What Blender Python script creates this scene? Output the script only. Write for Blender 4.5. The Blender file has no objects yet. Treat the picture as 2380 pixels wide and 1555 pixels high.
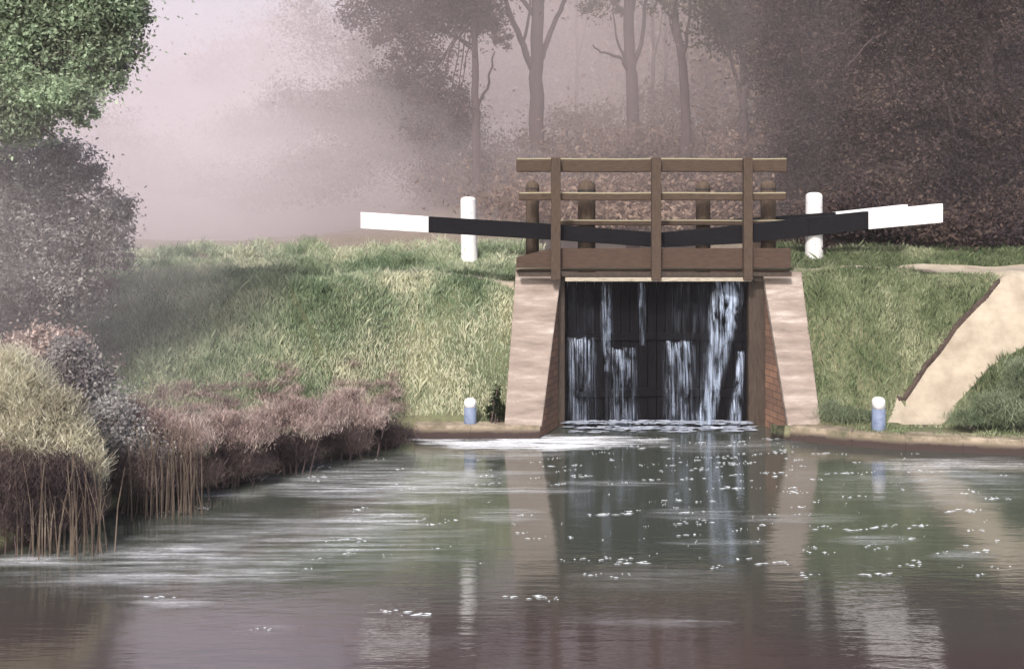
import bpy, math, random
import numpy as np
R = math.radians
rng = np.random.default_rng(7)
random.seed(7)
sc = bpy.context.scene
COL = sc.collection

# ------------------------------------------------------------------ camera, sky, sun, exposure
F, EYE, HOR = 2550.0, 4.9, 500.0          # focal length and horizon in units of a 2380 wide picture, eye height above the water
cam_d = bpy.data.cameras.new('camera'); cam = bpy.data.objects.new('camera', cam_d); COL.objects.link(cam)
cam.location = (0, 0, EYE); cam.rotation_euler = (R(90), 0, 0)
cam_d.sensor_width = 36; cam_d.lens = 36*F/2380; cam_d.shift_y = -(777.0-HOR)/2380
cam_d.clip_end = 2000; cam_d.clip_start = .1
sc.camera = cam
SUN_EL, SUN_ROT = 41, 197
w = bpy.data.worlds.new('World'); sc.world = w; w.use_nodes = True
nt = w.node_tree; bg = nt.nodes['Background']; bg.inputs[1].default_value = 0.15
sky = nt.nodes.new('ShaderNodeTexSky'); sky.sky_type = 'NISHITA'; sky.sun_disc = False
sky.sun_elevation = R(SUN_EL); sky.sun_rotation = R(SUN_ROT)
sky.air_density = 1.0; sky.dust_density = 5.0; sky.ozone_density = 1.0
nt.links.new(sky.outputs[0], bg.inputs[0])
sl = bpy.data.lights.new('sun', 'SUN'); sl.energy = 3.6; sl.angle = R(4); sl.color = (1, .95, .905)
so = bpy.data.objects.new('sun', sl); COL.objects.link(so)
# the light comes from where the sky has its sun
sx, sy = math.sin(R(SUN_ROT))*math.cos(R(SUN_EL)), math.cos(R(SUN_ROT))*math.cos(R(SUN_EL))
from mathutils import Vector
so.rotation_euler = Vector((sx, sy, math.sin(R(SUN_EL)))).to_track_quat('Z', 'Y').to_euler()
sc.view_settings.view_transform = 'Standard'; sc.view_settings.look = 'None'
sc.view_settings.exposure = 0.33; sc.view_settings.gamma = 1
sc.cycles.volume_bounces = 2
sc.cycles.max_bounces = 8
sc.cycles.transparent_max_bounces = 24
HAZE = 0.0006

def at(px, py, d):                         # a point of the picture at a distance
    return np.array([(px-1190)*d/F, d, EYE-(py-HOR)*d/F])

# ------------------------------------------------------------------ materials
def mat(name):
    m = bpy.data.materials.new(name); m.use_nodes = True
    t = m.node_tree; return m, t, t.nodes['Principled BSDF']
def node(t, kind, **kw):
    n = t.nodes.new(kind)
    for k, v in kw.items():
        if k.startswith('i_'):
            n.inputs[k[2:].replace('_', ' ')].default_value = v
        else: setattr(n, k, v)
    return n
def ramp(t, fac, stops, interp='LINEAR'):
    r = t.nodes.new('ShaderNodeValToRGB'); e = r.color_ramp.elements; r.color_ramp.interpolation = interp
    while len(e) < len(stops): e.new(.5)
    for i, (p, c) in enumerate(stops):
        e[i].position = p; e[i].color = (*c, 1) if len(c) == 3 else c
    t.links.new(fac, r.inputs[0]); return r.outputs[0]
def noise(t, scale, detail=4, rough=.6, sc3=None, obj=False):
    g = t.nodes.new('ShaderNodeTexCoord')
    src = g.outputs['Object'] if obj else None
    if src is None:
        g = t.nodes.new('ShaderNodeNewGeometry'); src = g.outputs['Position']
    if sc3:
        mp = node(t, 'ShaderNodeMapping'); mp.inputs['Scale'].default_value = sc3
        t.links.new(src, mp.inputs[0]); src = mp.outputs[0]
    n = node(t, 'ShaderNodeTexNoise', i_Scale=scale, i_Detail=detail, i_Roughness=rough)
    t.links.new(src, n.inputs['Vector']); return n.outputs['Fac']
def mixc(t, a, b, fac, mode='MIX'):
    m = t.nodes.new('ShaderNodeMix'); m.data_type = 'RGBA'; m.blend_type = mode
    for s, v in ((6, a), (7, b), (0, fac)):
        if hasattr(v, 'node'): t.links.new(v, m.inputs[s])
        elif s == 0: m.inputs[0].default_value = v
        else: m.inputs[s].default_value = (*v, 1)
    return m.outputs[2]
def bump(t, b, h, strength=.4, dist=.02):
    n = node(t, 'ShaderNodeBump', i_Strength=strength, i_Distance=dist)
    t.links.new(h, n.inputs['Height']); t.links.new(n.outputs[0], b.inputs['Normal'])

def leaf_mat(name, cols, lowscale=.5, transl=.5, rv=.26):
    """leaf colours vary from clump to clump (low noise) and leaf to leaf (attribute)"""
    m, t, b = mat(name)
    n1 = noise(t, lowscale, 3, .6)
    at_ = node(t, 'ShaderNodeAttribute', attribute_name='rnd')
    add = node(t, 'ShaderNodeMath', operation='MULTIPLY_ADD'); add.inputs[1].default_value = rv
    t.links.new(at_.outputs['Fac'], add.inputs[0])
    sub = node(t, 'ShaderNodeMath', operation='SUBTRACT'); sub.inputs[1].default_value = rv/2
    t.links.new(n1, sub.inputs[0]); t.links.new(sub.outputs[0], add.inputs[2])
    c = ramp(t, add.outputs[0], [(.28+.44*i/(len(cols)-1), c) for i, c in enumerate(cols)])
    t.nodes.remove(b)
    d = node(t, 'ShaderNodeBsdfDiffuse'); tr = node(t, 'ShaderNodeBsdfTranslucent')
    mx = node(t, 'ShaderNodeMixShader'); mx.inputs[0].default_value = transl
    t.links.new(c, d.inputs[0]); t.links.new(c, tr.inputs[0])
    t.links.new(d.outputs[0], mx.inputs[1]); t.links.new(tr.outputs[0], mx.inputs[2])
    t.links.new(mx.outputs[0], t.nodes['Material Output'].inputs[0]); return m

def simple(name, c0, c1, scale=3, rough=.8, bmp=.3, sc3=None, detail=6, dist=.01, spec=.3):
    m, t, b = mat(name)
    n = noise(t, scale, detail, .65, sc3)
    t.links.new(ramp(t, n, [(.32, c0), (.68, c1)]), b.inputs['Base Color'])
    b.inputs['Roughness'].default_value = rough; b.inputs['Specular IOR Level'].default_value = spec
    if bmp: bump(t, b, n, bmp, dist)
    return m

M = {}
M['bark'] = simple('bark', (.05, .034, .034), (.11, .08, .08), 6, .9, .6, (3, 3, .6), dist=.03)
M['bark_far'] = simple('bark_far', (.035, .025, .028), (.07, .05, .052), 4, .9, .4, (3, 3, .6), dist=.03)
M['wood'] = simple('weathered_wood', (.032, .021, .016), (.08, .054, .038), 5, .85, .5, (1.2, 6, 9))
t = M['wood'].node_tree; b = t.nodes['Principled BSDF']; src = b.inputs['Base Color'].links[0].from_socket
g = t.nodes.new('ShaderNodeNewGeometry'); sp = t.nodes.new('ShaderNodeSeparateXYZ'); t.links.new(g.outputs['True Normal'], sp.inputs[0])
hl = node(t, 'ShaderNodeMapRange'); hl.inputs[1].default_value = .2; hl.inputs[2].default_value = .5; t.links.new(sp.outputs[2], hl.inputs[0])   # highlight on the upward edges, painted in as a pale colour
t.links.new(mixc(t, src, (.30, .28, .19), hl.outputs[0]), b.inputs['Base Color'])
M['wood_post'] = simple('weathered_wood_upright', (.034, .023, .018), (.08, .055, .040), 5, .85, .5, (9, 9, 1.2))
M['board'] = simple('red_brown_board', (.036, .023, .017), (.072, .045, .033), 4, .85, .4, (1, 6, 7))
M['pale_board'] = simple('pale_weathered_board', (.20, .175, .14), (.42, .38, .31), 5, .85, .4, (1, 5, 5))
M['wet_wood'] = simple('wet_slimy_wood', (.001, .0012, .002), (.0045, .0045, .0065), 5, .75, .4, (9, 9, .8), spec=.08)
M['wet_post'] = simple('wet_brown_post', (.02, .014, .011), (.06, .043, .033), 5, .6, .5, (9, 9, .8))
M['black_paint'] = simple('black_paint', (.002, .002, .003), (.008, .008, .011), 6, .7, .25, (1, 5, 5), dist=.005, spec=.1)
M['dark_post'] = simple('dark_mossy_post', (.05, .034, .026), (.11, .08, .058), 5, .85, .4, (5, 5, 1))
M['iron'] = simple('dark_iron', (.02, .02, .022), (.05, .045, .045), 8, .5, .2)
# white paint, a little dirty towards flakes
def white_paint(name, flaky=.62, dirt=(.42, .38, .34)):
    m, t, b = mat(name)
    n = noise(t, 9, 8, .7); n2 = noise(t, 2.2, 4, .6)
    c = ramp(t, n2, [(.3, (.60, .60, .62)), (.7, (.74, .74, .75))])
    f = ramp(t, n, [(flaky, (0, 0, 0)), (flaky+.07, (1, 1, 1))])
    t.links.new(mixc(t, c, dirt, f), b.inputs['Base Color'])
    b.inputs['Roughness'].default_value = .6; bump(t, b, n, .2, .005); return m
M['white'] = white_paint('white_paint', .66)
M['white_worn'] = white_paint('worn_white_paint', .58, (.3, .27, .24))
M['blue_grey'] = simple('blue_grey_lower', (.09, .12, .19), (.19, .23, .33), 8, .7, .3)  # blue grey of the short bollards' lower part
# stone coping: pinkish buff with bands of weathering
m, t, b = mat('buff_coping_stone')
n = noise(t, 1.3, 8, .7, (.6, 2.2, 3.2)); n2 = noise(t, 18, 5, .7)
c = ramp(t, n, [(.3, (.115, .09, .08)), (.44, (.19, .155, .135)), (.56, (.25, .205, .18)), (.72, (.40, .36, .335))])
t.links.new(mixc(t, c, (.16, .12, .11), ramp(t, n2, [(.55, (0, 0, 0)), (.8, (.6, .6, .6))])), b.inputs['Base Color'])
b.inputs['Roughness'].default_value = .85; bump(t, b, n2, .4, .01); M['coping'] = m
# brick
m, t, b = mat('weathered_red_brick')
g = t.nodes.new('ShaderNodeNewGeometry'); sp = t.nodes.new('ShaderNodeSeparateXYZ'); t.links.new(g.outputs['Position'], sp.inputs[0])
a = node(t, 'ShaderNodeMath', operation='ADD'); t.links.new(sp.outputs[0], a.inputs[0]); t.links.new(sp.outputs[1], a.inputs[1])
cb = t.nodes.new('ShaderNodeCombineXYZ'); t.links.new(a.outputs[0], cb.inputs[0]); t.links.new(sp.outputs[2], cb.inputs[1])
br = node(t, 'ShaderNodeTexBrick', i_Scale=1.0); br.inputs['Brick Width'].default_value = .36; br.inputs['Row Height'].default_value = .15
br.inputs['Mortar Size'].default_value = .012; br.inputs['Mortar Smooth'].default_value = .3
br.inputs['Color1'].default_value = (.25, .135, .088, 1); br.inputs['Color2'].default_value = (.16, .088, .062, 1); br.inputs['Mortar'].default_value = (.07, .045, .035, 1)
t.links.new(cb.outputs[0], br.inputs['Vector'])
n = noise(t, 1.3, 6, .7)
c = mixc(t, br.outputs['Color'], (.055, .043, .034), ramp(t, n, [(.42, (0, 0, 0)), (.68, (.75, .75, .75))]))
t.links.new(c, b.inputs['Base Color']); b.inputs['Roughness'].default_value = .9
bump(t, b, br.outputs['Fac'], -.5, .015); M['brick'] = m

# ground: soil and matted turf
m, t, b = mat('turf_soil')
n = noise(t, .55, 6, .6); n2 = noise(t, 7, 5, .7)
c = ramp(t, n, [(.3, (.045, .06, .03)), (.5, (.10, .115, .06)), (.68, (.17, .16, .095))])
c = mixc(t, c, (.07, .05, .04), ramp(t, n2, [(.5, (0, 0, 0)), (.75, (.7, .7, .7))]))
# leaf litter on the hillside beyond the lock
g = t.nodes.new('ShaderNodeNewGeometry'); sp = t.nodes.new('ShaderNodeSeparateXYZ'); t.links.new(g.outputs['Position'], sp.inputs[0])
mr = node(t, 'ShaderNodeMapRange'); mr.inputs[1].default_value = 28; mr.inputs[2].default_value = 31; t.links.new(sp.outputs[1], mr.inputs[0])
lit = ramp(t, n2, [(.35, (.12, .10, .075)), (.65, (.24, .20, .155))])
c = mixc(t, c, lit, mr.outputs[0])
# wet mud at the waterline
mw = node(t, 'ShaderNodeMapRange'); mw.inputs[1].default_value = .16; mw.inputs[2].default_value = .05; t.links.new(sp.outputs[2], mw.inputs[0])
c = mixc(t, c, (.025, .017, .014), mw.outputs[0])
t.links.new(c, b.inputs['Base Color']); b.inputs['Roughness'].default_value = .95; bump(t, b, n2, .8, .05); M['ground'] = m
M['path'] = simple('sandy_path', (.24, .205, .16), (.38, .335, .27), 1.9, .95, .3, detail=9, dist=.02)
M['kerb'] = simple('kerb_with_shadow', (.035, .025, .022), (.085, .062, .052), 5, .9, .5)  # dark tone paints in the shadow along the kerb
m, t, b = mat('ledge_stone'); n = noise(t, 2.6, 9, .7); g = t.nodes.new('ShaderNodeNewGeometry'); sp = t.nodes.new('ShaderNodeSeparateXYZ'); t.links.new(g.outputs['Position'], sp.inputs[0])
c = ramp(t, n, [(.3, (.08, .08, .05)), (.46, (.17, .14, .10)), (.6, (.30, .25, .19)), (.75, (.40, .35, .27))])
ws = node(t, 'ShaderNodeMath', operation='MULTIPLY_ADD'); ws.inputs[1].default_value = -.22; t.links.new(n, ws.inputs[0]); t.links.new(sp.outputs[2], ws.inputs[2])
mw = node(t, 'ShaderNodeMapRange'); mw.inputs[1].default_value = .12; mw.inputs[2].default_value = .02; t.links.new(ws.outputs[0], mw.inputs[0])
t.links.new(mixc(t, c, (.035, .022, .02), mw.outputs[0]), b.inputs['Base Color']); b.inputs['Roughness'].default_value = .9; bump(t, b, n, .7, .04); M['ledge'] = m

M['grass'] = leaf_mat('grass_blades', [(.14, .195, .12), (.26, .34, .21), (.42, .48, .34), (.64, .64, .49), (.74, .73, .58)], .5, .45, .2)
M['grass_right'] = leaf_mat('grass_blades_green', [(.07, .10, .052), (.145, .19, .10), (.27, .31, .19), (.50, .51, .36)], .6, .4, .2)
M['lf_green'] = leaf_mat('bright_green_leaves', [(.18, .19, .15), (.26, .31, .22), (.38, .48, .33), (.54, .68, .48)], 1.1, .5, .3)
M['lf_mauve'] = leaf_mat('mauve_grey_leaves', [(.19, .165, .185), (.27, .25, .26), (.38, .36, .35), (.62, .61, .60)], .9, .5, .3)
M['lf_cream'] = leaf_mat('cream_green_leaves', [(.24, .215, .17), (.46, .43, .34), (.68, .66, .54), (.84, .82, .70)], .8)
M['lf_plum'] = leaf_mat('plum_brown_leaves', [(.05, .04, .045), (.095, .072, .078), (.15, .115, .11), (.22, .17, .155)], .7)
M['lf_pink'] = leaf_mat('pink_heather_leaves', [(.17, .13, .125), (.33, .25, .24), (.50, .40, .37), (.64, .55, .51)], 1.6, .4, .35)
M['lf_brown'] = leaf_mat('brown_autumn_leaves', [(.055, .042, .050), (.095, .074, .078), (.14, .105, .098), (.21, .165, .135)], .4, .5, .3)
M['lf_umber'] = leaf_mat('umber_and_slate_leaves', [(.042, .036, .046), (.07, .056, .062), (.105, .076, .072), (.16, .12, .10)], .5, .5, .3)
M['lf_warm'] = leaf_mat('warm_brown_leaves', [(.12, .088, .082), (.19, .14, .125), (.29, .21, .175), (.38, .29, .24)], .25)
M['lf_olive'] = leaf_mat('olive_leaves', [(.04, .036, .028), (.085, .08, .055), (.14, .13, .09)], .4)
M['lf_sage'] = leaf_mat('sage_green_leaves', [(.10, .13, .08), (.19, .235, .15), (.32, .36, .26)], 1.2, .4)
M['lf_dark'] = leaf_mat('dark_green_leaves', [(.015, .022, .012), (.035, .045, .022), (.07, .08, .04)], .9)
M['reed'] = leaf_mat('dry_reed_stems', [(.11, .085, .07), (.20, .16, .13), (.36, .30, .24)], 2.0, .2)

# ------------------------------------------------------------------ mesh helpers
def link(name, me, m=None, parent=None):
    o = bpy.data.objects.new(name, me); COL.objects.link(o)
    if m: me.materials.append(m)
    if parent: o.parent = parent
    return o
def tag(o, label=None, cat=None, group=None, kind=None):
    if label: o['label'] = label
    if cat: o['category'] = cat
    if group: o['group'] = group
    if kind: o['kind'] = kind
    return o
def empty(name, loc, label, cat, group=None):
    o = bpy.data.objects.new(name, None); COL.objects.link(o); o.location = loc; o.empty_display_size = .2
    return tag(o, label, cat, group)
def np_mesh(name, v, f, rnd=None):
    """v (n,3), f (m,k) arrays; rnd one value per face"""
    me = bpy.data.meshes.new(name); k = f.shape[1]
    me.vertices.add(len(v)); me.vertices.foreach_set('co', np.asarray(v, np.float32).ravel())
    me.loops.add(f.size); me.loops.foreach_set('vertex_index', f.astype(np.int32).ravel())
    me.polygons.add(len(f)); me.polygons.foreach_set('loop_start', np.arange(0, f.size, k, dtype=np.int32))
    if rnd is not None:
        a = me.attributes.new('rnd', 'FLOAT', 'FACE'); a.data.foreach_set('value', rnd.astype(np.float32))
    me.update(calc_edges=True); me.validate(); return me
class MB:
    def __init__(s): s.v = []; s.f = []
    def hexa(s, p):                        # 8 corners: bottom 4 ccw, top 4 ccw
        n = len(s.v); s.v += [tuple(q) for q in p]
        s.f += [tuple(n+i for i in q) for q in ((3,2,1,0),(4,5,6,7),(0,1,5,4),(1,2,6,5),(2,3,7,6),(3,0,4,7))]
    def box(s, x0, x1, y0, y1, z0, z1):
        s.hexa([(x0,y0,z0),(x1,y0,z0),(x1,y1,z0),(x0,y1,z0),(x0,y0,z1),(x1,y0,z1),(x1,y1,z1),(x0,y1,z1)])
    def tube(s, pts, rad, seg=8, cap=True):
        pts = [np.array(p, float) for p in pts]; n0 = len(s.v); up = np.array([0.13, .21, .97])
        for i, p in enumerate(pts):
            a = pts[max(0, i-1)]; b_ = pts[min(len(pts)-1, i+1)]; d = b_-a; d = d/(np.linalg.norm(d)+1e-9)
            ref = up if abs(d@up) < .95 else np.array([1., 0, 0])
            u = np.cross(d, ref); u /= np.linalg.norm(u); v = np.cross(d, u)
            for k in range(seg):
                t_ = 2*math.pi*k/seg; s.v.append(tuple(p+rad[i]*(math.cos(t_)*u+math.sin(t_)*v)))
        for i in range(len(pts)-1):
            for k in range(seg):
                a = n0+i*seg+k; b_ = n0+i*seg+(k+1) % seg
                s.f.append((a, b_, b_+seg, a+seg))
        if cap:
            s.f.append(tuple(n0+k for k in range(seg))[::-1]); s.f.append(tuple(n0+(len(pts)-1)*seg+k for k in range(seg)))
    def lathe(s, c, prof, seg=24, rough=0):   # prof: (r, z)
        n0 = len(s.v)
        for r, z in prof:
            for k in range(seg):
                t_ = 2*math.pi*k/seg; q = 1+rough*random.uniform(-1, 1)
                s.v.append((c[0]+r*q*math.cos(t_), c[1]+r*q*math.sin(t_), c[2]+z))
        for i in range(len(prof)-1):
            for k in range(seg):
                a = n0+i*seg+k; b_ = n0+i*seg+(k+1) % seg; s.f.append((a, b_, b_+seg, a+seg))
        s.f.append(tuple(n0+k for k in range(seg))[::-1]); s.f.append(tuple(n0+(len(prof)-1)*seg+k for k in range(seg)))
    def build(s, name, m, parent=None, bevel=0, smooth=False, sub=0):
        me = bpy.data.meshes.new(name); me.from_pydata(s.v, [], s.f); me.update()
        o = link(name, me, m, None)
        if parent:
            o.parent = parent; o.matrix_parent_inverse = __import__('mathutils').Matrix.Translation(-Vector(parent.location)) if parent.type == 'EMPTY' else o.matrix_parent_inverse
        if bevel:
            bv = o.modifiers.new('bevel', 'BEVEL'); bv.width = bevel; bv.segments = 2; bv.limit_method = 'ANGLE'
        if smooth:
            me.polygons.foreach_set('use_smooth', [True]*len(me.polygons))
        return o
def child(o, parent):
    o.parent = parent
    if parent.type == 'EMPTY': o.matrix_parent_inverse = __import__('mathutils').Matrix.Translation(-Vector(parent.location))
    return o

# value noise in 2-D for the terrain
_P = rng.random((64, 64))
def vn(x, y, s):
    x = np.asarray(x)*s; y = np.asarray(y)*s
    xi = np.floor(x).astype(int); yi = np.floor(y).astype(int); fx = x-xi; fy = y-yi
    fx = fx*fx*(3-2*fx); fy = fy*fy*(3-2*fy)
    g = lambda a, b_: _P[a % 64, b_ % 64]
    return (g(xi, yi)*(1-fx)+g(xi+1, yi)*fx)*(1-fy)+(g(xi, yi+1)*(1-fx)+g(xi+1, yi+1)*fx)*fy
sst = lambda a: (lambda q: q*q*(3-2*q))(np.clip(a, 0, 1))

# ------------------------------------------------------------------ terrain
GATE = 25.8
WL = [(.6, 24.25), (-2.1, 24.25), (-2.8, 23.1), (-4.7, 20.5), (-5.9, 18.9), (-6.65, 17.85), (-7.0, 16.9), (-7.4, 15.8), (-7.9, 12), (-8.2, -30)]
WR = [(6.1, 23.9), (7.2, 23.35), (8.2, 22.95), (10.4, 22.45), (13.3, 22.1), (30, 21.2), (80, 20)]
def dist_line(x, y, P):
    best = np.full(x.shape, 1e9); side = np.zeros(x.shape); par = np.zeros(x.shape); L = 0
    for (x0, y0), (x1, y1) in zip(P, P[1:]):
        dx, dy = x1-x0, y1-y0; l2 = dx*dx+dy*dy
        tt = np.clip(((x-x0)*dx+(y-y0)*dy)/l2, 0, 1); ex = x-(x0+tt*dx); ey = y-(y0+tt*dy)
        d = np.hypot(ex, ey); cr = dx*(y-y0)-dy*(x-x0)
        m_ = d < best-1e-9; best = np.where(m_, d, best); side = np.where(m_, np.sign(cr), side)
        par = np.where(m_, L+tt*math.sqrt(l2), par); L += math.sqrt(l2)
    return best, side, par
def height(x, y):
    x = np.asarray(x, float); y = np.asarray(y, float)
    # left bank
    d, s, p = dist_line(x, y, WL); d = np.where(s < 0, d, -d)
    wid = 1.55+6.6*sst((p-2.2)/6.5)
    led = .28*sst(d/.12)
    zl = led+np.clip(d-.15, 0, 1)*.02+3.25*sst((d-.18)/wid)*(.92+.08*vn(x, y, .5)) 
    zl = zl+.25*(vn(x, y, .9)-.5)*sst((d-.4)/1.5)*sst((4.5-d)/2+1)
    zl = np.where(d < 0, np.maximum(-1.2, d*2.5), zl)
    # right bank
    d2, s2, p2 = dist_line(x, y, WR); d2 = np.where(s2 > 0, d2, -d2)
    ledw = .35+.9*sst((p2-.5)/3); wid2 = 1.5+.75*sst(p2/2.5)
    zr = .29*sst(d2/.1)+3.25*sst((d2-ledw)/wid2)
    zr = zr+.16*(vn(x+9, y, 1.1)-.5)*sst((d2-ledw)/.8)
    zr = np.where(d2 < 0, np.maximum(-1.2, d2*2.5), zr)
    z = np.where(x < 3.4, zl, zr)
    # verge behind the lock side, then the wooded hillside
    top = .36*sst((y-26.6)/1.6)+.25*sst((y-29)/5)+4.3*sst((y-31)/32)*sst((x+9)/9)+.5*(vn(x, y, .12)-.5)*sst((y-30)/10)
    z = z+np.where(z > 2.5, top, 0)
    # lock chamber
    ch = (x > .55) & (x < 6.25) & (y > 24.2) & (y < 52)
    ch2 = (x > .3) & (x < 6.4) & (y > 24.2) & (y < 52)
    z = np.where(ch, -1.2, z)
    return z
def grid_axis(segs):
    out = []
    for a, b_, st in segs: out += list(np.arange(a, b_, st))
    return np.array(out+[segs[-1][1]])
gx = grid_axis([(-400, -40, 24), (-40, -16, 1.2), (-16, 15, .14), (15, 40, 1.2), (40, 400, 24)])
gy = grid_axis([(-60, 8, 4), (8, 15, .7), (15, 30, .14), (30, 60, .8), (60, 120, 4), (120, 700, 40)])
X, Y = np.meshgrid(gx, gy); Z = height(X, Y)
nx, ny = len(gx), len(gy); idx = np.arange(nx*ny).reshape(ny, nx)
fq = np.stack([idx[:-1, :-1], idx[:-1, 1:], idx[1:, 1:], idx[1:, :-1]], -1).reshape(-1, 4)
me = np_mesh('ground', np.stack([X, Y, Z], -1).reshape(-1, 3), fq)
me.polygons.foreach_set('use_smooth', [True]*len(me.polygons))
tag(link('ground', me, M['ground']), kind='structure')
def hit(px, py):                            # where the picture's point falls on the terrain
    d = np.arange(9, 60, .02); z = EYE-(py-HOR)*d/F; x = (px-1190)*d/F
    h = height(x, d); k = np.argmax(h >= z)
    return np.array([x[k], d[k], h[k]])

# ------------------------------------------------------------------ water
m, t, b = mat('canal_water')
n1 = noise(t, 1.0, 5, .6, (.55, 2.6, 1)); n2 = noise(t, 1.0, 3, .55, (2.2, 9, 1))
ad = node(t, 'ShaderNodeMath', operation='MULTIPLY_ADD'); ad.inputs[1].default_value = .3
t.links.new(n2, ad.inputs[0]); t.links.new(n1, ad.inputs[2])
bn = node(t, 'ShaderNodeBump', i_Strength=.5, i_Distance=.015); t.links.new(ad.outputs[0], bn.inputs['Height'])
nb = noise(t, .22, 4, .6, (.6, 2, 1))
g = t.nodes.new('ShaderNodeNewGeometry'); sp = t.nodes.new('ShaderNodeSeparateXYZ'); t.links.new(g.outputs['Position'], sp.inputs[0])
ys = node(t, 'ShaderNodeMath', operation='MULTIPLY_ADD'); ys.inputs[1].default_value = 6; t.links.new(nb, ys.inputs[0]); t.links.new(sp.outputs[1], ys.inputs[2])
mr = node(t, 'ShaderNodeMapRange'); mr.inputs[1].default_value = 15; mr.inputs[2].default_value = 19; t.links.new(ys.outputs[0], mr.inputs[0])
d_ = node(t, 'ShaderNodeBsdfDiffuse'); t.links.new(mixc(t, (.050, .037, .036), (.053, .060, .050), mr.outputs[0]), d_.inputs[0])   # reflected trees (brown, near) and banks (green, beyond) painted into the muddy colour
gl = node(t, 'ShaderNodeBsdfGlossy'); gl.inputs['Roughness'].default_value = .07; gl.inputs['Color'].default_value = (.92, .93, .95, 1)
fr = node(t, 'ShaderNodeFresnel'); fr.inputs[0].default_value = 2.9
t.links.new(bn.outputs[0], gl.inputs['Normal']); t.links.new(bn.outputs[0], fr.inputs['Normal'])
mx = node(t, 'ShaderNodeMixShader'); t.links.new(fr.outputs[0], mx.inputs[0]); t.links.new(d_.outputs[0], mx.inputs[1]); t.links.new(gl.outputs[0], mx.inputs[2])
t.links.new(mx.outputs[0], t.nodes['Material Output'].inputs[0]); t.nodes.remove(b); M['water'] = m
q = MB(); q.v = [(-60, -40, 0), (80, -40, 0), (80, 26.5, 0), (-60, 26.5, 0)]; q.f = [(0, 1, 2, 3)]
tag(q.build('water', m), kind='structure')
q = MB(); q.v = [(.9, 26.3, 3.2), (6.0, 26.3, 3.2), (6.0, 52, 3.2), (.9, 52, 3.2)]; q.f = [(0, 1, 2, 3)]
tag(q.build('water', m), kind='structure')

# foam streaks and sky reflections painted in as white film: thin sheets just above the water, each with its own falloff
m, t, b = mat('foam_sheen_film')
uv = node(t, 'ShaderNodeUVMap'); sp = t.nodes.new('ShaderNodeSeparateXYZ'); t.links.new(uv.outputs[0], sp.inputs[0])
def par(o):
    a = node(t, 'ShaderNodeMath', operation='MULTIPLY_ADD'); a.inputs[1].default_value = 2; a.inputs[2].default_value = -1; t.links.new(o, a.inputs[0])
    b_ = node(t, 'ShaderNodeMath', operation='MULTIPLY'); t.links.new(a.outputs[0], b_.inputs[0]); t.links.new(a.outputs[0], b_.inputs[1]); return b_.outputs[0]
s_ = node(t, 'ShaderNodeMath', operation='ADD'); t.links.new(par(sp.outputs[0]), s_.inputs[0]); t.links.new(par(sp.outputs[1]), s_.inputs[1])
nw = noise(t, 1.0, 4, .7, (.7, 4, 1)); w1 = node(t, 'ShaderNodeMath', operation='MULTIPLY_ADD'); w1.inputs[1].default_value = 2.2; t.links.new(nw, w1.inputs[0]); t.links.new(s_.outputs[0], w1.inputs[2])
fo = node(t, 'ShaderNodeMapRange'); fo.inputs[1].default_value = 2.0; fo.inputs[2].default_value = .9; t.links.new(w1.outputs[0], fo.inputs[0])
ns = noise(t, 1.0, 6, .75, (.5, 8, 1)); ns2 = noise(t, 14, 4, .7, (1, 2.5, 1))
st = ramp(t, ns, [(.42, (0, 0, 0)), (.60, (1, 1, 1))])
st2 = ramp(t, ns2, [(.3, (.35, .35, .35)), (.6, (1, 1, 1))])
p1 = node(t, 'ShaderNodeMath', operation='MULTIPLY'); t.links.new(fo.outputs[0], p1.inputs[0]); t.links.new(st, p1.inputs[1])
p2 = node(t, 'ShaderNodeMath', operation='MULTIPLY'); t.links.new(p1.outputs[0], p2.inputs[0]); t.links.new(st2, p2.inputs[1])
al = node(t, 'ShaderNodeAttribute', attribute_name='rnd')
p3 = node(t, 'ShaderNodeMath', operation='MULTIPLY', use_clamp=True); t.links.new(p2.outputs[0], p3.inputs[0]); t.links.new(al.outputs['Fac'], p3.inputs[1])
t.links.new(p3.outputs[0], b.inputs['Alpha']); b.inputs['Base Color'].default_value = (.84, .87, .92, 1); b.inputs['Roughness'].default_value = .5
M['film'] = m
def wpt(px, py): d = EYE*F/(py-HOR); return (px-1190)*d/F, d
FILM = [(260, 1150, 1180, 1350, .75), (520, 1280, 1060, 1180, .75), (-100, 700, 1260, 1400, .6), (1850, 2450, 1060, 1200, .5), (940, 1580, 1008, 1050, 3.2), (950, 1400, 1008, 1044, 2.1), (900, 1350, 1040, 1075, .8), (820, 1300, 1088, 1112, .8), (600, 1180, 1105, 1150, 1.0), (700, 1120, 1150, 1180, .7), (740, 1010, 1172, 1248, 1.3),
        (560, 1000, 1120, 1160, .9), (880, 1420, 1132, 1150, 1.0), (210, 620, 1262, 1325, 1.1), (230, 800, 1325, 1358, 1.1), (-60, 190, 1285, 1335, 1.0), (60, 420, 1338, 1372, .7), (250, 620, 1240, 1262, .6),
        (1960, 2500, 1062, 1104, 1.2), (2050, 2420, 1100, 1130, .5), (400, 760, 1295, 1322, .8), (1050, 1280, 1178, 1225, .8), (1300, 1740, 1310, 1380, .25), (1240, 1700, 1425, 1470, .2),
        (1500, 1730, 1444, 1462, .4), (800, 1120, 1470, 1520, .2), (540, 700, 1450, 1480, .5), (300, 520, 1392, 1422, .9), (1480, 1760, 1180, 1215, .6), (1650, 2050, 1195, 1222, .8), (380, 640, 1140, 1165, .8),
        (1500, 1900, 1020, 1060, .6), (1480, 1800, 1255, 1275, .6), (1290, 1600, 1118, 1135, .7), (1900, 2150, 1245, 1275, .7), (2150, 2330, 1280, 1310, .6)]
fv, ff, fr_, fuv = [], [], [], []
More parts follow.
